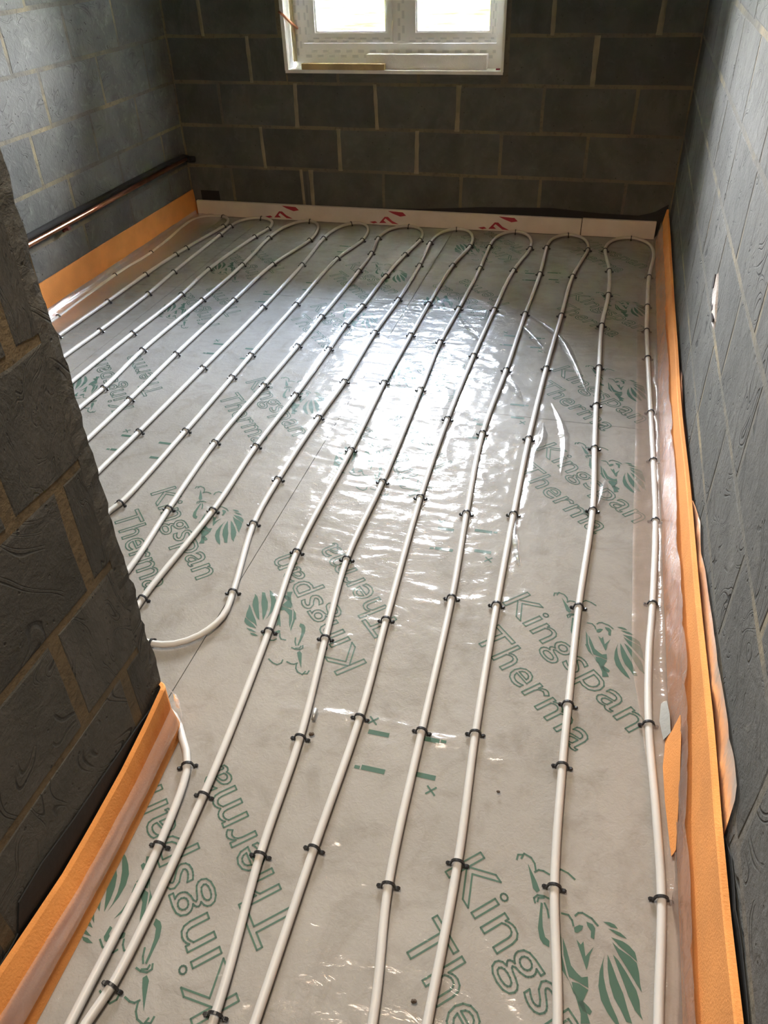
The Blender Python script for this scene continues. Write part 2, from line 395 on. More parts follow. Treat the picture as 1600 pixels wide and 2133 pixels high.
# chipped hole in the right wall, patched with pale filler
V = []; ctr = (-2.315, .575)
ring = [(-2.25, .598), (-2.262, .622), (-2.29, .612), (-2.33, .598), (-2.375, .575), (-2.41, .548), (-2.415, .528), (-2.38, .527), (-2.34, .532), (-2.295, .545), (-2.262, .565)]
V = [(-.010, ctr[0], ctr[1])]+[(-.002-.004*rng.random(), y, z) for y, z in ring]+[(.002, y*1.0+(y-ctr[0])*.12, z+(z-ctr[1])*.12) for y, z in ring]
n = len(ring); Fc = [(0, 1+(i+1) % n, 1+i) for i in range(n)]+[(1+i, 1+(i+1) % n, 1+n+(i+1) % n, 1+n+i) for i in range(n)]
fp = link('filler_patch', mesh_py('filler_patch', V, Fc), M_FILL, wall_right); fp['label'] = 'pale lump of filler in a chipped hole'
for nm, cy, cz, a, b in (('chip', -2.262, .600, .016, .022), ('chip', -2.335, .558, .018, .012), ('chip', -2.385, .545, .03, .008)):
    pts = [(math.cos(t)*a*rng.uniform(.7, 1.1), math.sin(t)*b*rng.uniform(.7, 1.1)) for t in [k*math.pi/5 for k in range(10)]]
    V = [(-.0085, cy+p, cz+q) for p, q in pts]+[(-.004, cy+p*.9, cz+q*.9) for p, q in pts]
    link(nm, mesh_py(nm, V, [tuple(range(10))[::-1]]+[(i, (i+1) % 10, 10+(i+1) % 10, 10+i) for i in range(10)]), M_DARK, wall_right)
# ------------------------------------------------------------------ window
win = setp(bpy.data.objects.new('window_1', None), kind='structure'); COL.objects.link(win)
FX0, FX1, FY0, FY1 = -2.112, -.952, .10, .17
fr = link('window_frame', boxes('window_frame', [(FX0, FX1, FY0, FY1, HZ0, .918), (FX0, FX1, FY0, FY1, 1.90, HZ1), (FX0, -2.056, FY0, FY1, .918, 1.90), (-.999, FX1, FY0, FY1, .918, 1.90), (-1.556, -1.472, FY0+.004, FY1, .918, 1.90)]), M_PVC, win)
def sash(x0, x1, z0, z1):
    s = link('window_sash', boxes('window_sash', [(x0, x1, FY0-.012, FY0+.05, z0, z0+.047), (x0, x1, FY0-.012, FY0+.05, z1-.047, z1), (x0, x0+.068, FY0-.012, FY0+.05, z0+.047, z1-.047), (x1-.030, x1, FY0-.012, FY0+.05, z0+.047, z1-.047)]) if x0 < -1.6 else
             boxes('window_sash', [(x0, x1, FY0-.012, FY0+.05, z0, z0+.047), (x0, x1, FY0-.012, FY0+.05, z1-.047, z1), (x0, x0+.052, FY0-.012, FY0+.05, z0+.047, z1-.047), (x1-.032, x1, FY0-.012, FY0+.05, z0+.047, z1-.047)]), M_PVC, win)
    gx0 = x0+(.068 if x0 < -1.6 else .052); gx1 = x1-.031
    link('glass_pane', boxes('glass_pane', [(gx0, gx1, FY0+.020, FY0+.024, z0+.047, z1-.047)]), M_GLASS, s)
    V, Fc = [], []; zt = z0+.049
    bd = boxes('glazing_bead', [(gx0, gx1, FY0-.006, FY0+.012, z0+.046, z0+.056), (gx0, gx0+.01, FY0-.006, FY0+.012, z0+.056, z1-.056), (gx1-.01, gx1, FY0-.006, FY0+.012, z0+.056, z1-.056)])
    link('glazing_bead', bd, M_PVC, s)
    return s
s1 = sash(-2.052, -1.552, .920, 1.898)
s2 = sash(-1.478, -.998, .920, 1.898)
def tape(x0, x1, z0, z1, y, par, vertical=False):
    me = mesh_py('protective_tape', [(x0, y, z0), (x1, y, z0), (x1, y, z1), (x0, y, z1)], [(0, 1, 2, 3)])
    uv = me.uv_layers.new(name='UVMap'); ln = (z1-z0) if vertical else (x1-x0)
    cs = [(0, 0), (0, 1), (ln, 1), (ln, 0)] if vertical else [(0, 0), (ln, 0), (ln, 1), (0, 1)]
    for i, c in enumerate(cs): uv.data[i].uv = c
    link('protective_tape', me, M_TAPE, par)
tape(-2.05, -1.0, .845, .893, FY0-.0012, fr)
tape(-2.03, -1.565, .923, .948, FY0-.0132, s1); tape(-1.46, -1.01, .923, .948, FY0-.0132, s2)
tape(-1.53, -1.485, .93, 1.89, FY0+.0028, fr, True); tape(-2.104, -2.064, .86, 1.9, FY0-.0012, fr, True); tape(-1.024, -1.003, .96, 1.86, FY0-.0132, s2, True)
tape(-2.045, -2.012, .96, 1.86, FY0-.0132, s1, True)
# reveal linings and the sill board
link('reveal_lining', boxes('reveal_lining', [(HX0-.002, HX0+.018, -.004, .10, HZ0, HZ1)]), M_REVEAL, win)
link('reveal_lining', boxes('reveal_lining', [(HX1-.010, HX1+.002, -.004, .10, HZ0, HZ1)]), M_REVEAL, win)
link('reveal_lining', boxes('reveal_lining', [(HX0, HX1, -.002, .10, HZ1-.012, HZ1+.002)]), M_REVEAL, win)
link('window_sill', boxes('window_sill', [(HX0, HX1, -.005, .10, HZ0-.012, HZ0+.004)]), M_REVEAL, win)
V, Fc = [], []
for j in range(9):
    z = .83+.9*j/8; V += [(-2.121, .085, z), (-2.121+rng.uniform(.014, .03), .085+rng.uniform(-.01, .005), z+rng.uniform(-.02, .02)), (-2.108, .0995, z)]
Fc = [(j*3+q, j*3+q+1, j*3+q+4, j*3+q+3) for j in range(8) for q in range(2)]
link('gap_foam', mesh_py('gap_foam', V, Fc, True), M_FOAM_Y, win)
# outer leaf reveal
link('fixing_strap', tube('fixing_strap', [(-2.146, -.008, 1.075), (-2.125, -.006, 1.06), (-2.10, .04, 1.02), (-2.085, .09, .99)], .007, 6), M_COPPER, win)['label'] = 'small coppery strap on left reveal'

# added tinted sheet over the fill opening, warms the light it lets in
t_ = NT('warm_tint_sheet'); t_.n.remove(t_.b); tr_ = t_.new('ShaderNodeBsdfTransparent'); tr_.inputs[0].default_value = (.92, .66, .46, 1)
t_.l.new(tr_.outputs[0], t_.out.inputs['Surface'])
fill_sheet = link('fill_opening_sheet', boxes('fill_opening_sheet', [(FILL_OPEN[0]-.02, FILL_OPEN[1]+.02, FILL_OPEN[2]-.02, FILL_OPEN[3]+.02, 2.585, 2.589)]), t_.m); fill_sheet['kind'] = 'structure'

# things on the sill
t = link('timber_offcut', bev_box('timber_offcut', (-2.045, -1.575, -.003, .029, .8045, .834), .003), M_TIMBER)
setp(t, 'short pale timber batten lying on the left of the window sill', 'timber')
pl_me = bev_box('foam_bar', (-.325, .325, -.0265, .0265, 0, .070), .004)
t = link('polystyrene_bar', pl_me, M_POLY); t.location = (-1.36, .0585, .8045)
setp(t, 'long white polystyrene bar resting on the right of the window sill', 'polystyrene')
t = link('red_plug', tube('red_plug', [(-.985, .03, .8085), (-.965, .036, .8085)], .004, 7), M_RED)
setp(t, 'tiny red plastic plug at the right end of the window sill', 'plug')

# ------------------------------------------------------------------ outdoors
lawn = link('lawn', mesh_py('lawn', [(-90, -60, -.25), (60, -60, -.25), (60, 120, -.25), (-90, 120, -.25)], [(0, 1, 2, 3)]), M_LAWN)
setp(lawn, 'bright sunlit yellow green grass outside the window', 'grass', None, 'stuff')

# ------------------------------------------------------------------ insulation boards on the floor with green print
BOARDS = []
for (x0, x1, y0, y1) in [(-1.171, -.012, -2.089, -.034), (-1.171, -.012, -4.489, -2.0915), (-1.171, -.012, -6.19, -4.4915),
                         (-2.369, -1.1735, -1.169, -.034), (-2.369, -1.1735, -3.569, -1.1715), (-2.369, -1.1735, -3.636, -3.5715),
                         (-2.826, -2.3715, -1.169, -.034), (-2.826, -2.3715, -3.569, -1.1715), (-2.826, -2.3715, -3.636, -3.5715)]:
    if y0 < -3.64 and y1 > -3.64: bx = [(x0, x1, -3.638, y1, -.099, 0), (-1.121, x1, y0, -3.638, -.099, 0)]
    else: bx = [(max(x0, -1.121) if y0 < -3.64 else x0, x1, y0, y1, -.099, 0)]
    o = link('insulation_board', boxes('insulation_board', bx), M_FOIL, floor); BOARDS.append((x0, x1, y0, y1, o))

def text_outline(body, size, width=.0036):
    cu = bpy.data.curves.new('txt', 'FONT'); cu.body = body; cu.size = size; cu.fill_mode = 'NONE'; cu.resolution_u = 3; cu.offset = .0
    cu.space_character = 1.02
    ob = bpy.data.objects.new('txt', cu); COL.objects.link(ob)
    dg = bpy.context.evaluated_depsgraph_get(); me = ob.evaluated_get(dg).to_mesh()
    vs = [v.co.xy.copy() for v in me.vertices]; es = [tuple(e.vertices) for e in me.edges]
    ob.evaluated_get(dg).to_mesh_clear(); bpy.data.objects.remove(ob)
    return vs, es

def ribbon_edges(vs, es, w, V, Fc, f, z):
    for a, b in es:
        p, q = Vector(vs[a]), Vector(vs[b]); d = q-p
        if d.length < 1e-6: continue
        d.normalize(); nn = Vector((-d.y, d.x))*w/2; e = d*w*.35; k = len(V)
        for c in (p-e+nn, p-e-nn, q+e-nn, q+e+nn): V.append(tuple(f(c.x, c.y))+(z,))
        Fc.append((k, k+1, k+2, k+3))

def lettering():
    V, Fc = [], []
    for body, ox, oy, L in (('Kingspan', -.287, .057, .478), ('Therma', -.343, -.082, .395)):
        vs, es = text_outline(body, .118)
        xs = [v[0] for v in vs]; x0 = min(xs); s = L/(max(xs)-x0)
        a = math.radians(-46.5); ca, sa = math.cos(a), math.sin(a)
        vs = [((v[0]-x0)*s, v[1]*(.083/.0835)) for v in vs]
        ribbon_edges(vs, es, .0034, V, Fc, lambda x, y: (ox+x*ca-y*sa, oy+x*sa+y*ca), .0007)
    return mesh_py('printed_lettering', V, Fc)

# emblem: leaf-shaped mane, body, tail and paw, from floor points relative to the emblem's centre
EMB = [[(0.0060, 0.0350), (0.0170, 0.0370), (0.0260, 0.0350), (0.0320, 0.0290), (0.0200, 0.0290)], [(0.0150, 0.0250), (0.0240, 0.0250), (0.0360, 0.0230), (0.0440, 0.0180), (0.0480, 0.0150), (0.0320, 0.0170)], [(0.0210, 0.0110), (0.0400, 0.0090), (0.0520, 0.0040), (0.0620, -0.0050), (0.0660, -0.0200), (0.0540, -0.0120), (0.0370, -0.0020)], [(0.0230, 0.0030), (0.0340, -0.0050), (0.0540, -0.0140), (0.0650, -0.0220), (0.0690, -0.0370), (0.0710, -0.0560), (0.0740, -0.0680), (0.0650, -0.0570), (0.0500, -0.0360), (0.0350, -0.0170)], [(0.0250, -0.0180), (0.0350, -0.0260), (0.0500, -0.0450), (0.0650, -0.0670), (0.0700, -0.0820), (0.0720, -0.1010), (0.0760, -0.1110), (0.0630, -0.0990), (0.0520, -0.0790), (0.0430, -0.0580), (0.0340, -0.0390)], [(0.0160, -0.0200), (0.0230, -0.0340), (0.0340, -0.0590), (0.0440, -0.0780), (0.0510, -0.0990), (0.0590, -0.1200), (0.0500, -0.1200), (0.0400, -0.1030), (0.0290, -0.0880), (0.0210, -0.0670), (0.0170, -0.0440)], [(0.0110, -0.0220), (0.0090, -0.0370), (0.0110, -0.0590), (0.0160, -0.0780), (0.0240, -0.0980), (0.0350, -0.1170), (0.0420, -0.1330), (0.0310, -0.1260), (0.0190, -0.1130), (0.0080, -0.0960), (0.0030, -0.0760), (0.0040, -0.0510)], [(-0.0620, -0.0100), (-0.0540, -0.0270), (-0.0440, -0.0540), (-0.0330, -0.0640), (-0.0250, -0.0690), (-0.0150, -0.0650), (-0.0130, -0.0830), (-0.0260, -0.0790), (-0.0460, -0.0730), (-0.0500, -0.0630), (-0.0580, -0.0390)], [(-0.0410, -0.0800), (-0.0290, -0.0800), (-0.0130, -0.0860), (-0.0160, -0.0940), (-0.0200, -0.1050), (-0.0160, -0.1160), (-0.0110, -0.1270), (-0.0070, -0.1370), (-0.0220, -0.1410), (-0.0230, -0.1260), (-0.0310, -0.1060), (-0.0380, -0.0910)], [(-0.0440, 0.0120), (-0.0350, 0.0190), (-0.0280, 0.0190), (-0.0300, 0.0110), (-0.0370, 0.0040), (-0.0420, 0.0040)], [(-0.0230, 0.0280), (-0.0120, 0.0260), (-0.0070, 0.0200), (-0.0080, 0.0000), (-0.0140, 0.0020), (-0.0140, 0.0130), (-0.0210, 0.0210)], [(-0.0380, -0.0080), (-0.0340, -0.0190), (-0.0270, -0.0340), (-0.0180, -0.0550), (-0.0160, -0.0480), (-0.0140, -0.0310), (-0.0080, -0.0130), (-0.0210, -0.0330), (-0.0260, -0.0080), (-0.0300, -0.0150)], [(-0.1060, 0.0430), (-0.1020, 0.0420), (-0.1010, 0.0220), (-0.0980, 0.0000), (-0.0920, -0.0170), (-0.0840, -0.0220), (-0.0830, -0.0330), (-0.0940, -0.0300), (-0.1010, -0.0220), (-0.1060, -0.0050), (-0.1060, 0.0180)], [(-0.0690, 0.0020), (-0.0640, -0.0110), (-0.0600, -0.0440), (-0.0650, -0.0470)], [(-0.0260, -0.1060), (-0.0370, -0.0970), (-0.0450, -0.0800), (-0.0590, -0.0650), (-0.0680, -0.0440), (-0.0600, -0.0420), (-0.0500, -0.0720), (-0.0370, -0.0920)], [(-0.0050, -0.1180), (-0.0080, -0.1240), (-0.0190, -0.1210), (-0.0290, -0.1090), (-0.0220, -0.1050), (-0.0110, -0.1120)], [(-0.1100, 0.0650), (-0.1150, 0.0590), (-0.1230, 0.0660), (-0.1270, 0.0790), (-0.1380, 0.1120), (-0.1270, 0.0950), (-0.1170, 0.0790)]]
EMB_LINES = [[(-0.1160, 0.0400), (-0.1190, 0.0480), (-0.1130, 0.0550), (-0.1010, 0.0560), (-0.0910, 0.0530)], [(-0.1120, 0.0430), (-0.1110, 0.0500), (-0.1010, 0.0530)], [(-0.0990, 0.0430), (-0.0930, 0.0330), (-0.0890, 0.0190)], [(-0.0430, 0.0340), (-0.0380, 0.0400), (-0.0310, 0.0420), (-0.0140, 0.0360), (-0.0030, 0.0260)], [(-0.0670, 0.0320), (-0.0550, 0.0320), (-0.0480, 0.0240), (-0.0450, 0.0150)], [(-0.0490, 0.1020), (-0.0620, 0.1110), (-0.0760, 0.1150), (-0.0840, 0.1070), (-0.0840, 0.0970)], [(-0.0960, 0.1000), (-0.1070, 0.1040), (-0.1160, 0.1040), (-0.1230, 0.0980)], [(-0.1210, 0.1000), (-0.1250, 0.1150), (-0.1330, 0.1250), (-0.1470, 0.1300), (-0.1510, 0.1190)], [(-0.1490, 0.1270), (-0.1580, 0.1250), (-0.1590, 0.1150)]]
def emblem():
    V, Fc = [], []
    for pol in EMB:
        k = len(V); V += [(x, y, .0007) for x, y in pol]; Fc.append(tuple(range(k, k+len(pol))))
    for ln in EMB_LINES:
        ribbon_edges(ln, [(i, i+1) for i in range(len(ln)-1)], .0035, V, Fc, lambda x, y: (x, y), .0007)
    for (cx, cy, a, b) in ((-.385, .345, .026, .006), (-.372, .252, .024, .006), (-.350, .347, .006, .004)):
        k = len(V); V += [(cx-a, cy-b, .0007), (cx+a, cy-b, .0007), (cx+a, cy+b, .0007), (cx-a, cy+b, .0007)]; Fc.append((k, k+1, k+2, k+3))
    ribbon_edges([(-.36, .212), (-.342, .230), (-.36, .230), (-.342, .212)], [(0, 1), (2, 3)], .004, V, Fc, lambda x, y: (x, y), .0007)
    bm = bmesh.new(); me = mesh_py('printed_emblem', V, Fc); bm.from_mesh(me)
    bmesh.ops.triangulate(bm, faces=[f for f in bm.faces if len(f.verts) > 4]); bm.normal_update()
    for f in bm.faces:
        if f.normal.z < 0: f.normal_flip()
    bm.to_mesh(me); bm.free(); return me
ME_LET = lettering(); ME_LET.materials.append(M_INK); ME_EMB = emblem(); ME_EMB.materials.append(M_INK)
PR = []
for y in (-2.354, -3.125, -3.883, -4.65): PR.append((-.168, y, 0))
for y in (-1.763, -.978, -.2): PR.append((-.168, y, 0))
for y in (-2.543, -3.297, -4.075): PR.append((-1.035, y, 1))
for y in (-1.925, -1.165, -.41): PR.append((-1.035, y, 1))
for y in (-2.882, -2.108, -1.335, -3.65): PR.append((-1.334, y, 0))
for y in (-.775, -.02): PR.append((-1.334, y, 0))
for y in (-2.269, -1.494, -3.04): PR.append((-2.25, y, 1))
for y in (-.922, -.17): PR.append((-2.25, y, 1))
for y in (-1.35, -2.12): PR.append((-2.57, y, 0))
for y in (-.58,): PR.append((-2.57, y, 0))
for (x, y, fl) in PR:
    for me in (ME_LET, ME_EMB):
        xs = [v.co.x*(-1 if fl else 1)+x for v in me.vertices]; ys = [v.co.y*(-1 if fl else 1)+y for v in me.vertices]
        if min(xs) < -2.82 or max(ys) > -.04 or (min(ys) < -3.63 and min(xs) < -1.11): 
            if not (min(xs) > -1.20 and fl): continue
        par = next((b[4] for b in BOARDS if b[0]-.02 <= x <= b[1]+.02 and b[2] <= y <= b[3]), BOARDS[1][4])
        o = link(me.name, me, None, par); o.location = (x, y, 0); o.rotation_euler = (0, 0, math.pi if fl else 0)

# ------------------------------------------------------------------ pipe data (metres on the floor)
RUNS = {1: [(-0.088, -0.636), (-0.095, -1.011), (-0.097, -1.279), (-0.092, -1.545), (-0.081, -1.987), (-0.073, -2.305), (-0.068, -2.633), (-0.077, -2.997), (-0.086, -3.392), (-0.063, -3.787)], 2: [(-0.312, -0.286), (-0.279, -0.584), (-0.271, -0.902), (-0.285, -1.260), (-0.277, -1.666), (-0.272, -1.974), (-0.262, -2.269), (-0.249, -2.621), (-0.261, -3.051), (-0.262, -3.378), (-0.261, -3.545), (-0.253, -3.812)], 3: [(-0.401, -0.294), (-0.451, -0.696), (-0.464, -1.185), (-0.478, -1.716), (-0.483, -2.255), (-0.477, -2.694), (-0.468, -3.093), (-0.453, -3.507), (-0.435, -3.810)], 4: [(-0.618, -0.294), (-0.611, -0.692), (-0.623, -1.199), (-0.630, -1.762), (-0.643, -2.254), (-0.615, -2.721), (-0.587, -3.094), (-0.569, -3.529), (-0.552, -3.884)], 5: [(-0.702, -0.324), (-0.746, -0.666), (-0.766, -1.177), (-0.777, -1.661), (-0.781, -2.183), (-0.769, -2.671), (-0.735, -3.213), (-0.713, -3.526), (-0.711, -3.849)], 6: [(-0.921, -0.331), (-0.917, -0.666), (-0.927, -1.194), (-0.937, -1.560), (-0.924, -1.988), (-0.906, -2.615), (-0.905, -3.006), (-0.867, -3.311), (-0.826, -3.610), (-0.808, -3.887), (-0.774, -4.166)], 7: [(-1.025, -0.349), (-1.060, -0.650), (-1.074, -1.168), (-1.076, -1.517), (-1.075, -1.962), (-1.060, -2.456), (-1.054, -3.008), (-1.015, -3.321), (-0.972, -3.794), (-0.965, -4.169)], 8: [(-1.251, -0.332), (-1.230, -0.681), (-1.226, -1.144), (-1.236, -1.521), (-1.230, -1.984), (-1.239, -2.270), (-1.240, -2.676), (-1.227, -2.913), (-1.165, -3.207)], 9: [(-1.316, -0.295), (-1.342, -0.534), (-1.363, -0.858), (-1.371, -1.249), (-1.384, -1.475), (-1.381, -1.721), (-1.380, -2.127), (-1.388, -2.503), (-1.376, -2.879), (-1.393, -3.286)], 10: [(-1.556, -0.302), (-1.526, -0.548), (-1.517, -0.818), (-1.521, -1.402), (-1.522, -1.719), (-1.529, -2.081), (-1.539, -2.511), (-1.515, -2.901)], 11: [(-1.635, -0.350), (-1.684, -0.660), (-1.685, -1.292), (-1.685, -1.839), (-1.681, -2.043), (-1.676, -2.462), (-1.679, -2.909)], 12: [(-1.863, -0.355), (-1.838, -0.784), (-1.828, -1.354), (-1.833, -1.991), (-1.839, -2.503)], 13: [(-1.932, -0.401), (-1.995, -0.805), (-2.000, -1.298), (-2.003, -1.895), (-1.995, -2.296)], 14: [(-2.178, -0.401), (-2.152, -0.841), (-2.153, -1.328), (-2.164, -1.890), (-2.145, -2.233)], 15: [(-2.244, -0.249), (-2.267, -0.399), (-2.304, -0.934), (-2.285, -1.282), (-2.294, -1.742)], 16: [(-2.489, -0.240), (-2.483, -0.406), (-2.470, -1.007), (-2.455, -1.305), (-2.456, -1.746)], 17: [(-2.531, -0.247), (-2.577, -0.646), (-2.586, -0.756), (-2.601, -1.066), (-2.603, -1.432), (-2.611, -1.839)], 18: [(-2.735, -0.755), (-2.754, -1.108), (-2.736, -1.645)], 0: [(-1.038, -3.736), (-1.009, -3.916)]}
TOPS = {1: (-0.183, -0.093), 3: (-0.522, -0.127), 5: (-0.815, -0.106), 7: (-1.154, -0.117), 9: (-1.436, -0.116), 11: (-1.798, -0.095), 13: (-2.047, -0.123), 15: (-2.364, -0.090), 17: (-2.609, -0.140)}
Z = .0128
def top_arc(r, l, apex_y, apex_x):
    """half loop at the back wall from right run end r to left run end l"""
    (xr, yr), (xl, yl) = r, l; out = []
    for k in range(1, 12):
        a = math.pi*k/12; c = math.cos(a); s = math.sin(a)**.8
        x = (xr+xl)/2+(xr-xl)/2*c; yb = yl+(yr-yl)*(c+1)/2
        out.append((x, yb+(apex_y-yb)*s))
    return out
APEX = {1: -.060, 3: -.064, 5: -.060, 7: -.066, 9: -.064, 11: -.058, 13: -.066, 15: -.058, 17: -.064}
EXT = {1: [(-.070, -4.0), (-.075, -4.35), (-.08, -5.2)], 2: [(-.227, -4.04), (-.215, -4.4), (-.2, -5.2)], 3: [(-.432, -4.09), (-.43, -4.5), (-.42, -5.2)],
       4: [(-.519, -4.11), (-.50, -4.5), (-.5, -5.2)], 5: [(-.706, -4.16), (-.70, -4.6), (-.7, -5.2)], 6: [(-.765, -4.5), (-.76, -5.2)], 7: [(-.976, -4.23), (-.98, -4.6), (-.97, -5.2)]}
RX = {1: [(-.065, -.32)]+RUNS[1]}
for k in RUNS: RX.setdefault(k, list(RUNS[k]))
RX[1] = [(-.065, -.32)]+RUNS[1][:8]+[(-.086, -3.18)]+RUNS[1][8:9]+[(-.071, -3.62)]+RUNS[1][9:]
RX[18] = [(-.2-2.59, -.21)]+RUNS[18]
RX[18][0] = (-2.775, -.235)
for k, p in ((10, (-1.492, -3.16)), (11, (-1.690, -2.95)), (12, (-1.845, -2.75)), (13, (-1.995, -2.56)), (14, (-2.15, -2.39)), (15, (-2.30, -2.19)), (16, (-2.465, -2.0)), (17, (-2.609, -2.1)), (18, (-2.745, -2.1))): RX[k] = RX[k]+[p]
RX[9] = RUNS[9]
def top_between(k):
    a, b = RX[k][0], RX[k+1][0]
    return top_arc(a, b, APEX[k], TOPS[k][0])
def bottom_between(xr, yr, xl, yl, low):
    out = []
    for k in range(1, 8):
        a = math.pi*k/8; c = math.cos(a); s = math.sin(a)
        x = (xr+xl)/2+(xr-xl)/2*c; yb = yl+(yr-yl)*(c+1)/2; out.append((x, yb+(low-yb)*s))
    return out
PIPES = []
for a in (1, 3, 5):
    PIPES.append((RX[a]+EXT[a])[::-1]+top_between(a)+RX[a+1]+EXT[a+1])
serp = (RX[7]+EXT[7])[::-1]+top_between(7)+RX[8]+[(-1.153, -3.300), (-1.182, -3.375), (-1.232, -3.418), (-1.290, -3.430), (-1.350, -3.415), (-1.385, -3.36)]
for k in (9, 11, 13, 15, 17):
    serp += RX[k][::-1]+top_between(k)+RX[k+1]
    if k < 17:
        e = RX[k+1][-1]; n_ = RX[k+2][-1]
        serp += [(e[0], -3.33)]+bottom_between(e[0], -3.33, n_[0], -3.33, -3.43)+[(n_[0], -3.33)]
serp += [(-2.745, -3.30), (-2.72, -3.50), (-2.62, -3.575), (-2.4, -3.585), (-1.9, -3.585), (-1.4, -3.583), (-1.20, -3.595), (-1.128, -3.622), (-1.080, -3.675)]+RUNS[0]+[(-1.002, -4.24), (-1.0, -4.6), (-.99, -5.2)]
PIPES.append(serp)
PLAB = ['grey plastic heating pipe hairpin running beside the right wall', 'grey plastic heating pipe hairpin second from the right wall',
        'grey plastic heating pipe hairpin third from the right wall', 'long snaking grey plastic heating pipe filling the left of the floor']
PATHS = []
for p, lb in zip(PIPES, PLAB):
    q = catmull([(x, y, Z) for x, y in p], .025); PATHS.append(np.array(q))
    o = link('heating_pipe', tube('heating_pipe', q, .0085, 10), M_PIPE); setp(o, lb, 'pipe', 'heating pipes on the floor')

# ------------------------------------------------------------------ clips
def clip_mesh():
    V, Fc = [], []
    path = [(-.0215, .0065), (-.0190, .0095), (-.0160, .0080), (-.0130, .0085)]
    for k in range(0, 11):
        a = math.pi-math.pi*k/10; path.append((.0118*math.cos(a), .0125+.0118*math.sin(a)))
    path += [(.0130, .0085), (.0160, .0080), (.0190, .0095), (.0215, .0065)]
    P = np.array(path); T = np.gradient(P, axis=0); T /= np.linalg.norm(T, axis=1)[:, None]
    for (x, z), (tx, tz) in zip(P, T):
        nx, nz = -tz*.0016, tx*.0016
        for sy in (-.0024, .0024): V += [(x-nx, sy, z-nz), (x+nx, sy, z+nz)]
    m = len(P)
    for i in range(m-1):
        a, b = i*4, i*4+4
        Fc += [(a+1, a+3, b+3, b+1), (a, b, b+2, a+2), (a, a+1, b+1, b), (a+2, b+2, b+3, a+3)]
    Fc += [(0, 2, 3, 1), ((m-1)*4, (m-1)*4+1, (m-1)*4+3, (m-1)*4+2)]
    for s in (-1, 1):
        x = s*.0175; box_into(V, Fc, x-.003, x+.003, -.0034, .0034, .0035, .0095)
        box_into(V, Fc, s*.0128-.0014, s*.0128+.0014, -.002, .002, .0005, .0125)
    return mesh_py('pipe_clip', V, Fc)
ME_CLIP = clip_mesh(); ME_CLIP.materials.append(M_CLIP)
ALL = np.concatenate(PATHS); TANG = np.concatenate([np.gradient(p, axis=0) for p in PATHS])
ORD = ['', 'first', 'second', 'third', 'fourth', 'fifth', 'sixth', 'seventh', 'eighth', 'ninth', 'tenth', 'eleventh', 'twelfth', 'thirteenth', 'fourteenth', 'fifteenth', 'sixteenth', 'seventeenth', 'eighteenth']
CLIPS = []
def clip(x, y, label):
    i = int(np.argmin((ALL[:, 0]-x)**2+(ALL[:, 1]-y)**2)); t = TANG[i]
    # exact foot on the path
    px, py = ALL[i, 0], ALL[i, 1]; tn = t[:2]/np.linalg.norm(t[:2]); s = (x-px)*tn[0]+(y-py)*tn[1]
    o = bpy.data.objects.new('pipe_clip', ME_CLIP); COL.objects.link(o)
    o.location = (px+s*tn[0], py+s*tn[1], 0)
    a = math.atan2(t[1], t[0])-math.pi/2
    if math.cos(a) < 0: a += math.pi
    o.rotation_euler = (0, 0, a+rng.uniform(-.08, .08)); setp(o, label, 'clip', 'black pipe clips'); CLIPS.append((x, y)); return o
for r in sorted(RUNS):
    for j, (x, y) in enumerate(RUNS[r]):
        if r == 0: lb = 'black plastic clip %s the bare pipe end beside the near orange strip' % ('at the back of' if j == 0 else 'lower down on')
        else: lb = 'black plastic clip, %s from the back wall on the %s pipe run from right' % (ORD[j+1], ORD[r])
        clip(x, y, lb)
for r, (x, y) in TOPS.items():
    clip(x, APEX[r], 'black plastic clip on the back bend between %s and %s pipe runs from right' % (ORD[r], ORD[r+1]))
clip(-1.289, -3.43, 'black plastic clip on the front bend of pipe by the near wall end')

# ------------------------------------------------------------------ clear polythene film over the boards
def film_h(X, Y):
    amp = np.clip((Y+3.9)/1.2, .35, 1)
    h = amp*(.0026*ridge(X*9+Y*2, Y*22, 3, 4)+.0014*ridge(X*26, Y*30, 5, 3)+.0012*ridge(X*8+Y*2+2*vnoise(X*4, Y*4, 61), Y*15+3*vnoise(X*6, Y*3, 62), 3, 5)+.0010*ridge(X*17+3*vnoise(X*5, Y*5, 63), Y*24+4*vnoise(X*7, Y*4, 64), 5, 4))+.0014*vnoise(X*4, Y*5, 9)
    near = np.clip((Y+3.3)/.8, 0, 1)                                # film lies flatter towards the camera
    lf = np.clip((X+1.75)/.5, 0, 1)
    strk = ridge(X*3.2+1.3*vnoise(X*3, Y*3, 2), Y*30+4*vnoise(X*5, Y*2, 7), 11, 5)
    h += .0032*strk*near*lf*np.clip((vnoise(X*2.5, Y*2.5, 21)-.42)*8, 0, 1)
    cu = ridge((X+Y*.6)*5+2*vnoise(X*2, Y*2, 31), (Y-X)*2.2, 33, 7)
    h += .0035*cu*np.clip((vnoise(X*1.3, Y*1.3, 35)-.45)*6, 0, 1)
    for xs, y0, y1, a in ((-.445, -3.5, -2.2, .002), (-.50, -3.3, -2.3, .0016), (-.39, -3.4, -2.4, .0014)):
        d = X-xs-.012*(vnoise(Y*9, Y*0+xs, 5)-.5)
        h += a*np.exp(-(d/.006)**2)*((Y > y0) & (Y < y1))
    d = Y+3.548-.016*np.sin(X*7)-.01*vnoise(X*9, X*0, 90); h += .006*np.exp(-(d/.011)**2)*np.clip((X+.95)/.1, 0, 1)*np.clip((-.28-X)/.1, 0, 1)
    return h
nx, ny = 290, 640
gx = np.linspace(-2.822, -.030, nx); gy = np.linspace(-6.1, -.036, ny)
gy = np.concatenate([np.linspace(-6.1, -4.6, 60), np.linspace(-4.595, -.036, 560)]); ny = len(gy)
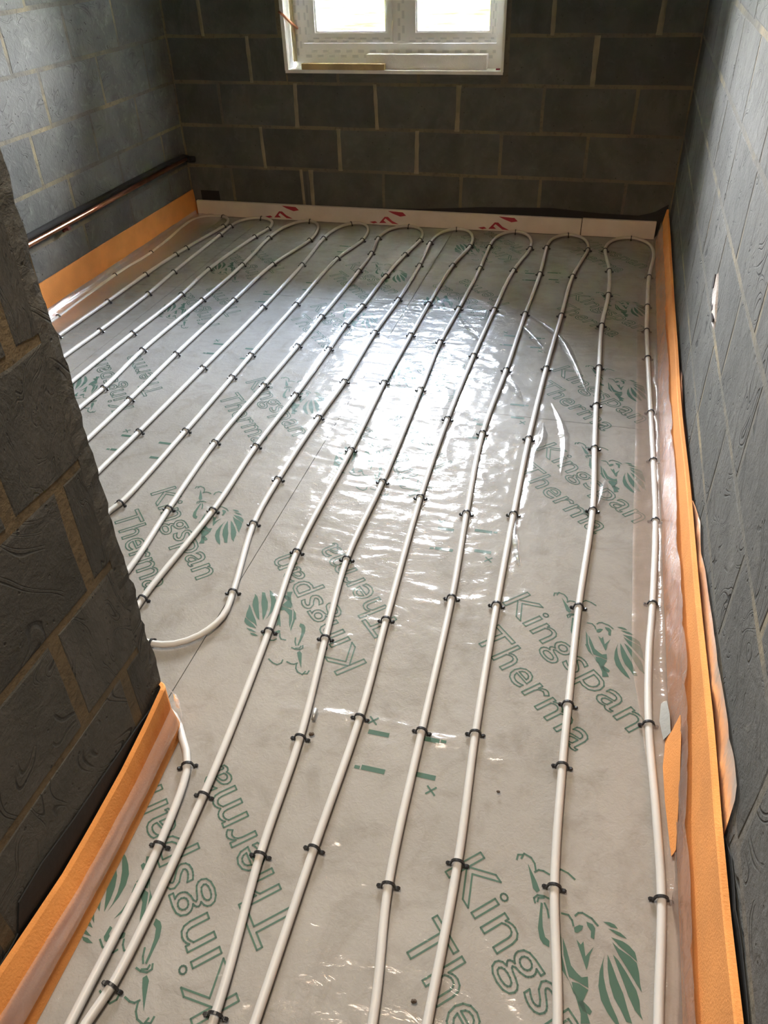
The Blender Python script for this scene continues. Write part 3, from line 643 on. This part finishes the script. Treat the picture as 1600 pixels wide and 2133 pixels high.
X, Y = np.meshgrid(gx, gy)
H = film_h(X, Y)
for (cx, cy) in CLIPS:
    sl = np.abs(Y[:, 0]-cy) < .22; sx = np.abs(X[0]-cx) < .22
    if not sl.any() or not sx.any(): continue
    ii = np.ix_(sl, sx); dx = X[ii]-cx; dy = Y[ii]-cy; rr = np.hypot(dx, dy); th = np.arctan2(dy, dx)
    k = rng.choice((5, 6, 7)); ph = rng.uniform(0, 6.28)
    H[ii] += rng.uniform(.0015, .0055)*np.abs(np.cos(k*th/2+ph))**8*np.exp(-rr/.09)*np.clip(rr/.03, 0, 1)
H = np.clip(H, 0, .010)+.0016
for px, py, pz in ALL:
    i0 = int(np.searchsorted(gy, py)); j0 = int(np.searchsorted(gx, px)); H[max(0, i0-2):i0+2, max(0, j0-2):j0+2] = np.minimum(H[max(0, i0-2):i0+2, max(0, j0-2):j0+2], .0032)
V = np.stack([X, Y, H], -1).reshape(-1, 3)
idx = np.arange(nx*ny).reshape(ny, nx)
q = np.stack([idx[:-1, :-1], idx[:-1, 1:], idx[1:, 1:], idx[1:, :-1]], -1).reshape(-1, 4)
cxy = V[q].mean(1); q = q[(cxy[:, 0] > -1.105) | (cxy[:, 1] > -3.628)]
me = bpy.data.meshes.new('polythene_film'); me.vertices.add(len(V)); me.vertices.foreach_set('co', V.ravel())
me.loops.add(q.size); me.loops.foreach_set('vertex_index', q.ravel().astype(np.int32)); me.polygons.add(len(q))
me.polygons.foreach_set('loop_start', np.arange(0, q.size, 4, dtype=np.int32)); me.polygons.foreach_set('loop_total', np.full(len(q), 4, dtype=np.int32))
me.update(calc_edges=True); me.validate(); me.polygons.foreach_set('use_smooth', np.ones(len(me.polygons), dtype=bool))
bm = bmesh.new(); bm.from_mesh(me); bmesh.ops.delete(bm, geom=[v for v in bm.verts if not v.link_faces], context='VERTS'); bm.to_mesh(me); bm.free()
film = link('polythene_film', me, M_FILM); setp(film, 'clear wrinkled polythene film spread over the foil faced floor boards', 'film')

# a few standing folds that catch the window
FOLDS = [[(-0.601, -1.186), (-0.455, -1.390), (-0.366, -1.649), (-0.312, -1.862)], [(-0.657, -1.251), (-0.564, -1.412), (-0.488, -1.563)], [(-0.430, -1.981), (-0.379, -2.128), (-0.357, -2.269), (-0.359, -2.432)], [(-0.446, -2.126), (-0.436, -2.255), (-0.460, -2.358)], [(-0.631, -1.809), (-0.581, -1.879), (-0.540, -1.974)], [(-0.217, -2.442), (-0.223, -2.537), (-0.235, -2.590)], [(-0.918, -1.248), (-0.823, -1.414), (-0.749, -1.546)], [(-0.429, -2.920), (-0.460, -2.797), (-0.467, -2.680)]]
for fo in FOLDS:
    q_ = np.array(catmull([(x, y, 0) for x, y in fo], .02)); t_ = np.gradient(q_, axis=0); t_ /= np.linalg.norm(t_, axis=1)[:, None]
    V, Fc = [], []
    for i, (p, t) in enumerate(zip(q_, t_)):
        w = .020*math.sin(math.pi*(i+.4)/(len(q_)-.2))*rng.uniform(.75, 1.15)+.002; s_ = np.array([-t[1], t[0]])
        if s_[0] < 0: s_ = -s_                      # steeper side faces the window wall's left
        for a, z in ((-1.0, .0042), (-.45, .0042+.30*w), (.10, .0042+.58*w), (.45, .0042+.30*w), (.7, .0042)): V.append((p[0]+s_[0]*a*w, p[1]+s_[1]*a*w, z))
    Fc = [(i*5+k, (i+1)*5+k, (i+1)*5+k+1, i*5+k+1) for i in range(len(q_)-1) for k in range(4)]
    link('film_fold', mesh_py('film_fold', V, Fc, True), M_FILM, film)

# ------------------------------------------------------------------ edge strips, upstands, membranes
def loft(name, rows, mat, parent=None, smooth=True, closed=False):
    m = len(rows[0]); V = [p for r in rows for p in r]
    Fc = [(i*m+k, (i+1)*m+k, (i+1)*m+(k+1) % m, i*m+(k+1) % m) for i in range(len(rows)-1) for k in range(m if closed else m-1)]
    if closed: Fc += [tuple(range(m)), tuple((len(rows)-1)*m+k for k in range(m))[::-1]]
    return link(name, mesh_py(name, V, Fc, smooth), mat, parent)
def interp(tab, y):
    ys = [p[0] for p in tab]; return float(np.interp(y, ys, [p[1] for p in tab]))
# left wall strip
es = setp(bpy.data.objects.new('edge_strip', None), 'orange foam edge strip along the foot of the left wall', 'edge strip', 'orange edge strips'); COL.objects.link(es); es.location = (-2.82, -1.8, 0)
ys = np.linspace(-3.62, -.012, 60); rows = []
for y in ys:
    w = .004*(vnoise(np.array(y*3.0), np.array(1.0), 4)-.5); top = .150-.006*max(0, (-y-1.2))
    rows.append([(-2.812+w, y+1.8, .001), (-2.815+w*1.5, y+1.8, top*.5), (-2.820+w, y+1.8, top), (-2.828+w, y+1.8, top), (-2.824+w, y+1.8, .001)])
rows = [[(x+2.82, y, z) for x, y, z in r] for r in rows]
loft('foam', rows, M_ORANGE, es, False, True)
rows = []
for y in np.linspace(-3.55, -.036, 150):
    r = []
    for k in range(14):
        s = k/13; n1 = float(vnoise(np.array(y*14+s*3), np.array(s*6), 8)); n2 = float(ridge(np.array(y*3.5), np.array(s*9), 6, 4))
        if s < .35: t_ = s/.35; x = -2.811+.004*t_; z = .028*(1-t_)+.006
        else: t_ = (s-.35)/.65; x = -2.807+.20*t_; z = .009+.004*(1-t_)
        r.append((x+2.82+.005*(n1-.3)+.001, y+1.8, z+.008*n2*(.3+(s < .9))*(s > .05)*.6))
    rows.append(r)
loft('film_skirt', rows, M_FLAP_CLEAR, es)['label'] = 'clear plastic skirt hanging off strip'
# right wall strip, standing higher towards the camera
TR = [(-6.2, .34), (-4.25, .305), (-4.09, .292), (-3.93, .268), (-3.76, .253), (-3.56, .250), (-3.12, .226), (-2.69, .203), (-2.06, .172), (-1.3, .165), (-.68, .160), (-.2, .16), (-.06, .15), (-.03, .17)]
BR = [(-6.2, -.03), (-4.0, -.030), (-3.65, -.032), (-3.29, -.042), (-2.86, -.048), (-1.73, -.052), (-.3, -.056), (-.03, -.05)]
es = setp(bpy.data.objects.new('edge_strip', None), 'orange foam edge strip standing along the foot of the right wall', 'edge strip', 'orange edge strips'); COL.objects.link(es); es.location = (-.03, -2.5, 0)
rows = []; ysr = np.linspace(-6.1, -.036, 150)
for y in ysr:
    zt = interp(TR, y); xb = interp(BR, y); w = .007*(float(vnoise(np.array(y*2.2), np.array(3.0), 14))-.5)
    rows.append([(xb+.03, y+2.5, .001), ((xb-.021)/2+.03+w, y+2.5, zt*.5), (-.024+.03+w, y+2.5, zt-.003), (-.0215+.03+w, y+2.5, zt), (-.0125+.03+w, y+2.5, zt), (-.0085+.03+w*.5, y+2.5, zt*.5), (-.0085+.03, y+2.5, .001)])
loft('foam', rows, M_ORANGE, es, False, True)
rows = []
for y in np.linspace(-6.0, -.045, 310):
    zt = interp(TR, y); xb = interp(BR, y); r = []
    reach = .075*min(1, max(.12, (-y-.05)/.9)) if y > -3.2 else (.075-.05*min(1, (-y-3.2)/.5)); topf = .74 if y > -3.35 else .74-.30*min(1, (-y-3.35)/.3)
    for k in range(18):
        s = k/17; n1 = float(vnoise(np.array(y*11), np.array(s*7), 18))-.5; n2 = float(ridge(np.array(y*4.5+s), np.array(s*8), 16, 4)); n3 = float(ridge(np.array(y*20), np.array(s*16), 26, 4))
        if s < .5: t_ = s/.5; z = zt*(topf*(1-t_))+.012*t_; x = -.026*(1-t_)+(xb-.004)*t_+(xb+.024)*0; x = (xb*(1-z/zt)+(-.0235)*(z/zt))-.0045
        else: t_ = (s-.5)/.5; x = xb-.006-reach*t_; z = .012-.004*t_
        r.append((x+.03-.006*n2*(s < .55)-.003*n3*(s < .6)-.002*n1, y+2.5, max(.0075, z+.010*n2*(s >= .45)*(1-s)+.004*n3*(s > .4))))
    rows.append(r)
loft('film_skirt', rows, M_FLAP, es)['label'] = 'crinkled milky plastic skirt over strip'
fr_ = [(-3.43, [(-.052, .016), (-.045, .05), (-.038, .11)]), (-3.50, [(-.058, .016), (-.048, .05), (-.040, .115)]), (-3.58, [(-.055, .016), (-.046, .045), (-.040, .09)]), (-3.70, [(-.045, .014), (-.043, .025), (-.041, .04)])]
fl = loft('torn_flap', [[(x+.03, y+2.5, z) for x, z in r] for y, r in fr_], M_ORANGE, es); fl['label'] = 'bare orange flap where plastic tore'
tg = loft('tear', [[(x+.03, y+2.5, z) for x, z in r] for y, r in [(-3.33, [(-.060, .016), (-.050, .03)]), (-3.38, [(-.064, .017), (-.047, .045)]), (-3.43, [(-.056, .0155), (-.046, .045)])]], M_SLAB, es); tg['label'] = 'grey gap torn in the plastic'
# near wall strip with a band of film, wrapping the wall end
es = setp(bpy.data.objects.new('edge_strip', None), 'orange foam edge strip along the foot of the near left wall', 'edge strip', 'orange edge strips'); COL.objects.link(es); es.location = (-1.1, -4.2, 0)
TP = [(-6.2, .12), (-4.23, .115), (-4.14, .106), (-4.05, .098), (-3.96, .102), (-3.84, .112), (-3.74, .130), (-3.66, .150), (-3.6, .155)]
BP = [(-6.2, -1.06), (-4.25, -1.062), (-4.06, -1.067), (-3.86, -1.077), (-3.66, -1.092)]
rows = []; ysp = list(np.linspace(-6.1, -3.66, 70))
for y in ysp:
    zt = interp(TP, y); xb = interp(BP, y)
    rows.append([(xb, y, .001), (xb-.012, y, zt*.5), (-1.103, y, zt-.002), (-1.106, y, zt), (-1.113, y, zt), (-1.113, y, .001)])
def rot_row(r, c, a):
    out = []
    for x, y, z in r:
        dx, dy = x-c[0], -3.66-c[1]; out.append((c[0]+dx*math.cos(a)-dy*math.sin(a), c[1]+dx*math.sin(a)+dy*math.cos(a), z))
    return out
for a in (12, 25, 40, 55, 72, 90): rows.append(rot_row(rows[69], (-1.126, -3.66), math.radians(a)))
rows.append([(-1.20, y, z) for x, y, z in rows[75]])
rows = [[(x+1.1, y+4.2, z) for x, y, z in r] for r in rows]
loft('foam', rows, M_ORANGE, es, False, True)
rows = []
for y in np.linspace(-6.0, -3.652, 140):
    zt = interp(TP, y); xb = interp(BP, y); r = []
    for k in range(9):
        s = k/8; zz = zt*(.28+.42*s); n2 = float(ridge(np.array(y*6), np.array(s*3), 41, 4)); n3 = float(ridge(np.array(y*17), np.array(s*6), 43, 3))
        x = xb+(-1.103-xb)*zz/zt
        r.append((x+1.1+.009+.005*n2*math.sin(math.pi*s)+.003*n3*math.sin(math.pi*s), y+4.2, zz+.004+.003*n3))
    rows.append(r)
for a in (20, 45, 65):
    r0 = rows[139]; out = []
    for x, y, z in r0:
        c = (-.026, -3.66+4.2); dx, dy = x-c[0], 0.008; A = math.radians(a); out.append((c[0]+dx*math.cos(A)-dy*math.sin(A), c[1]+dx*math.sin(A)+dy*math.cos(A), z))
    rows.append(out)
loft('film_band', rows, M_BAND, es)['label'] = 'milky band of film along strip'

# upstand boards along the back wall
for (x0, x1, h, lb) in ((-2.80, -.459, .090, 'long pale insulation upstand with red print under the window wall'), (-.455, -.062, .094, 'short plain insulation upstand in the right back corner')):
    u = link('insulation_upstand', bev_box('insulation_upstand', (x0, x1, -.030, -.008, .0005, h), .0015, 1), M_UPSTAND)
    setp(u, lb, 'insulation', 'insulation upstands on the back wall')
    if x0 < -1:
        for mx in (-2.20, -1.535, -.885):
            pol = [[(-.035, .084), (.055, .080), (.075, .062), (.040, .055), (-.005, .070)], [(-.090, .012), (-.055, .050), (-.035, .050), (-.010, .028), (.030, .010), (-.010, .012), (-.030, .026), (-.050, .040), (-.062, .028), (-.045, .014)], [(-.150, .016), (-.115, .022), (-.100, .014), (-.125, .008)]]
            V, Fc = [], []
            for p in pol:
                k = len(V); V += [(mx+a, -.0306, b) for a, b in p]; Fc.append(tuple(range(k, k+len(p))))
            link('red_mark', mesh_py('red_mark', V, Fc), M_RED, u)['label'] = 'printed red letter fragment'

def sheet(name, tab, axis, face, z0, mat, label, cat, thick=.002, wav=.004, group=None):
    """a thin sheet standing against a wall; tab: (position along wall, top height)"""
    a0, a1 = tab[0][0], tab[-1][0]; n_ = max(8, int(abs(a1-a0)/.03)); rows = []
    for i in range(n_+1):
        a = a0+(a1-a0)*i/n_; zt = interp(tab, a); r = []
        for k in range(7):
            s = k/6; d = face-wav*float(ridge(np.array(a*6), np.array(s*1.3), 51, 2))*(.4+s)-.001
            z = z0+(zt-z0)*s; r.append((a, d, z) if axis == 'x' else (d, a, z))
        for k in range(6, -1, -1):
            s = k/6; p = r[k]; r.append((p[0], p[1]+thick, p[2]) if axis == 'x' else (p[0]+thick*(1 if face > -.5 else -1), p[1], p[2]))
        rows.append(r)
    o = loft(name, rows, mat, None, False, True); setp(o, label, cat, group); return o
sheet('damp_membrane', [(-2.0, .085), (-1.6, .090), (-1.37, .097), (-1.03, .123), (-.63, .136), (-.37, .120), (-.16, .117), (-.08, .140), (-.015, .182)], 'x', -.003, .002, M_DPM, 'black damp membrane showing above the upstand along the back wall', 'membrane', .002, .002)
o = link('membrane_patch', bev_box('membrane_patch', (-2.77, -2.648, -.007, -.002, .088, .146), .0015, 1), M_DPM); setp(o, 'small square black membrane patch low in the left back corner', 'membrane')
sheet('damp_membrane', [(-6.1, .20), (-4.6, .24), (-4.2, .27), (-4.09, .283), (-3.93, .275), (-3.83, .262), (-3.78, .235), (-3.70, .21), (-3.5, .20)], 'y', -.002, .003, M_DPM, 'black damp membrane standing at the near foot of the right wall', 'membrane', .0015, .003)
# near wall membrane (wall faces +x)
TAB = [(-6.1, .10), (-4.3, .10), (-4.165, .105), (-4.136, .160), (-4.066, .164), (-3.98, .153), (-3.87, .146), (-3.746, .136), (-3.649, .122)]
rows = []
for i in range(61):
    y = -6.1+(6.1-3.645)*i/60 if i < 12 else -4.3+(4.3-3.645)*(i-12)/48
    if i < 12: y = -6.1+1.75*i/12
    zt = interp(TAB, y); r = [(-1.1195+.002*float(vnoise(np.array(y*8), np.array(k*.5), 61)), y, .002+(zt-.002)*k/5) for k in range(6)]
    r += [(-1.1215, y, p[2]) for p in r[::-1]]; rows.append(r)
o = loft('damp_membrane', rows, M_DPM, None, False, True); setp(o, 'black damp membrane showing above the strip on the near left wall', 'membrane')
# grey polythene turned up the right wall
TS = [(-3.800, .20), (-3.785, .225), (-3.765, .336), (-3.70, .335), (-3.666, .329), (-3.413, .300), (-3.139, .264), (-3.05, .240), (-2.95, .258), (-2.921, .248), (-2.75, .200), (-2.606, .185), (-2.2, .172), (-2.05, .185), (-2.004, .182), (-1.9, .150), (-1.6, .145), (-1.35, .138), (-1.288, .130), (-1.25, .10)]
rows = []
for i in range(161):
    y = -3.800+(3.800-1.25)*i/160; zt = interp(TS, y); r = []
    for k in range(10):
        s = k/9; n2 = float(ridge(np.array(y*7), np.array(s*1.5), 71, 3)); r.append((-.0035-.004*n2*s-.0025*math.sin(s*5+y*9)**2*s, y, .012+(zt-.012)*s))
    rows.append(r)
o = loft('polythene_upturn', rows, M_SHEET); setp(o, 'loose grey white polythene edge turned up the right wall', 'polythene')

# ------------------------------------------------------------------ copper pipe with black foam along the left wall
cp = setp(bpy.data.objects.new('copper_pipe', None), 'bare copper pipe under black foam along the left wall', 'pipe'); COL.objects.link(cp); cp.location = (-2.80, -1.0, .33)
def loc(pts): return [(x+2.80, y+1.0, z-.33) for x, y, z in pts]
link('tube', tube('tube', loc([(-2.806, -3.5, .333), (-2.806, -2.2, .333), (-2.806, -1.0, .335), (-2.806, -.06, .338)]), .0115, 12), M_COPPER, cp)
link('foam_sleeve', tube('foam_sleeve', loc([(-2.816, -3.5, .360), (-2.816, -2.2, .360), (-2.816, -1.6, .360), (-2.815, -1.3, .363), (-2.816, -1.0, .360), (-2.815, -.7, .362), (-2.815, -.3, .360), (-2.812, -.07, .352), (-2.812, -.03, .338)]), [.0135, .0135, .0135, .014, .013, .0135, .013, .014, .016], 10), M_FOAMBLK, cp)['label'] = 'black foam sleeve behind the copper'
link('elbow', tube('elbow', loc([(-2.812, -.045, .332), (-2.808, -.026, .330), (-2.795, -.022, .329), (-2.768, -.021, .328)]), .017, 10), M_FOAMBLK, cp)['label'] = 'black foam bend in the corner'
link('bracket', boxes('bracket', [(-.026, .010, -.335, -.315, -.020, -.006), (-.026, -.016, -.335, -.315, -.03, .02)]), plain('red_brown_bracket', (.12, .02, .015), .6), cp)['label'] = 'dark red pipe bracket'

# ------------------------------------------------------------------ loose bits on the floor
o = link('plastic_plug', tube('plastic_plug', [(-.818, -3.528, .013), (-.816, -3.545, .012), (-.815, -3.556, .011)], [.006, .0045, .004], 8), M_STEEL); setp(o, 'small grey plug lying between two pipes in front of the film crease', 'plug')
def crumb(x, y, r, lab):
    bm = bmesh.new(); bmesh.ops.create_icosphere(bm, subdivisions=1, radius=r)
    for v in bm.verts: v.co = Vector((v.co.x*1.3, v.co.y, v.co.z*.6))*rng.uniform(.75, 1.2)
    me = bpy.data.meshes.new('crumb'); bm.to_mesh(me); bm.free()
    o = link('crumb', me, M_RUST); o.location = (x, y, .006+r*.4); setp(o, lab, 'debris', 'crumbs on the film')
crumb(-.806, -3.592, .0055, 'brown crumb beside a clip on the sixth pipe run from right')
crumb(-.383, -3.635, .0035, 'dark crumb on the film between second and third pipe runs')
crumb(-.461, -4.062, .0045, 'dark crumb on the film near the photo bottom beside third pipe run')
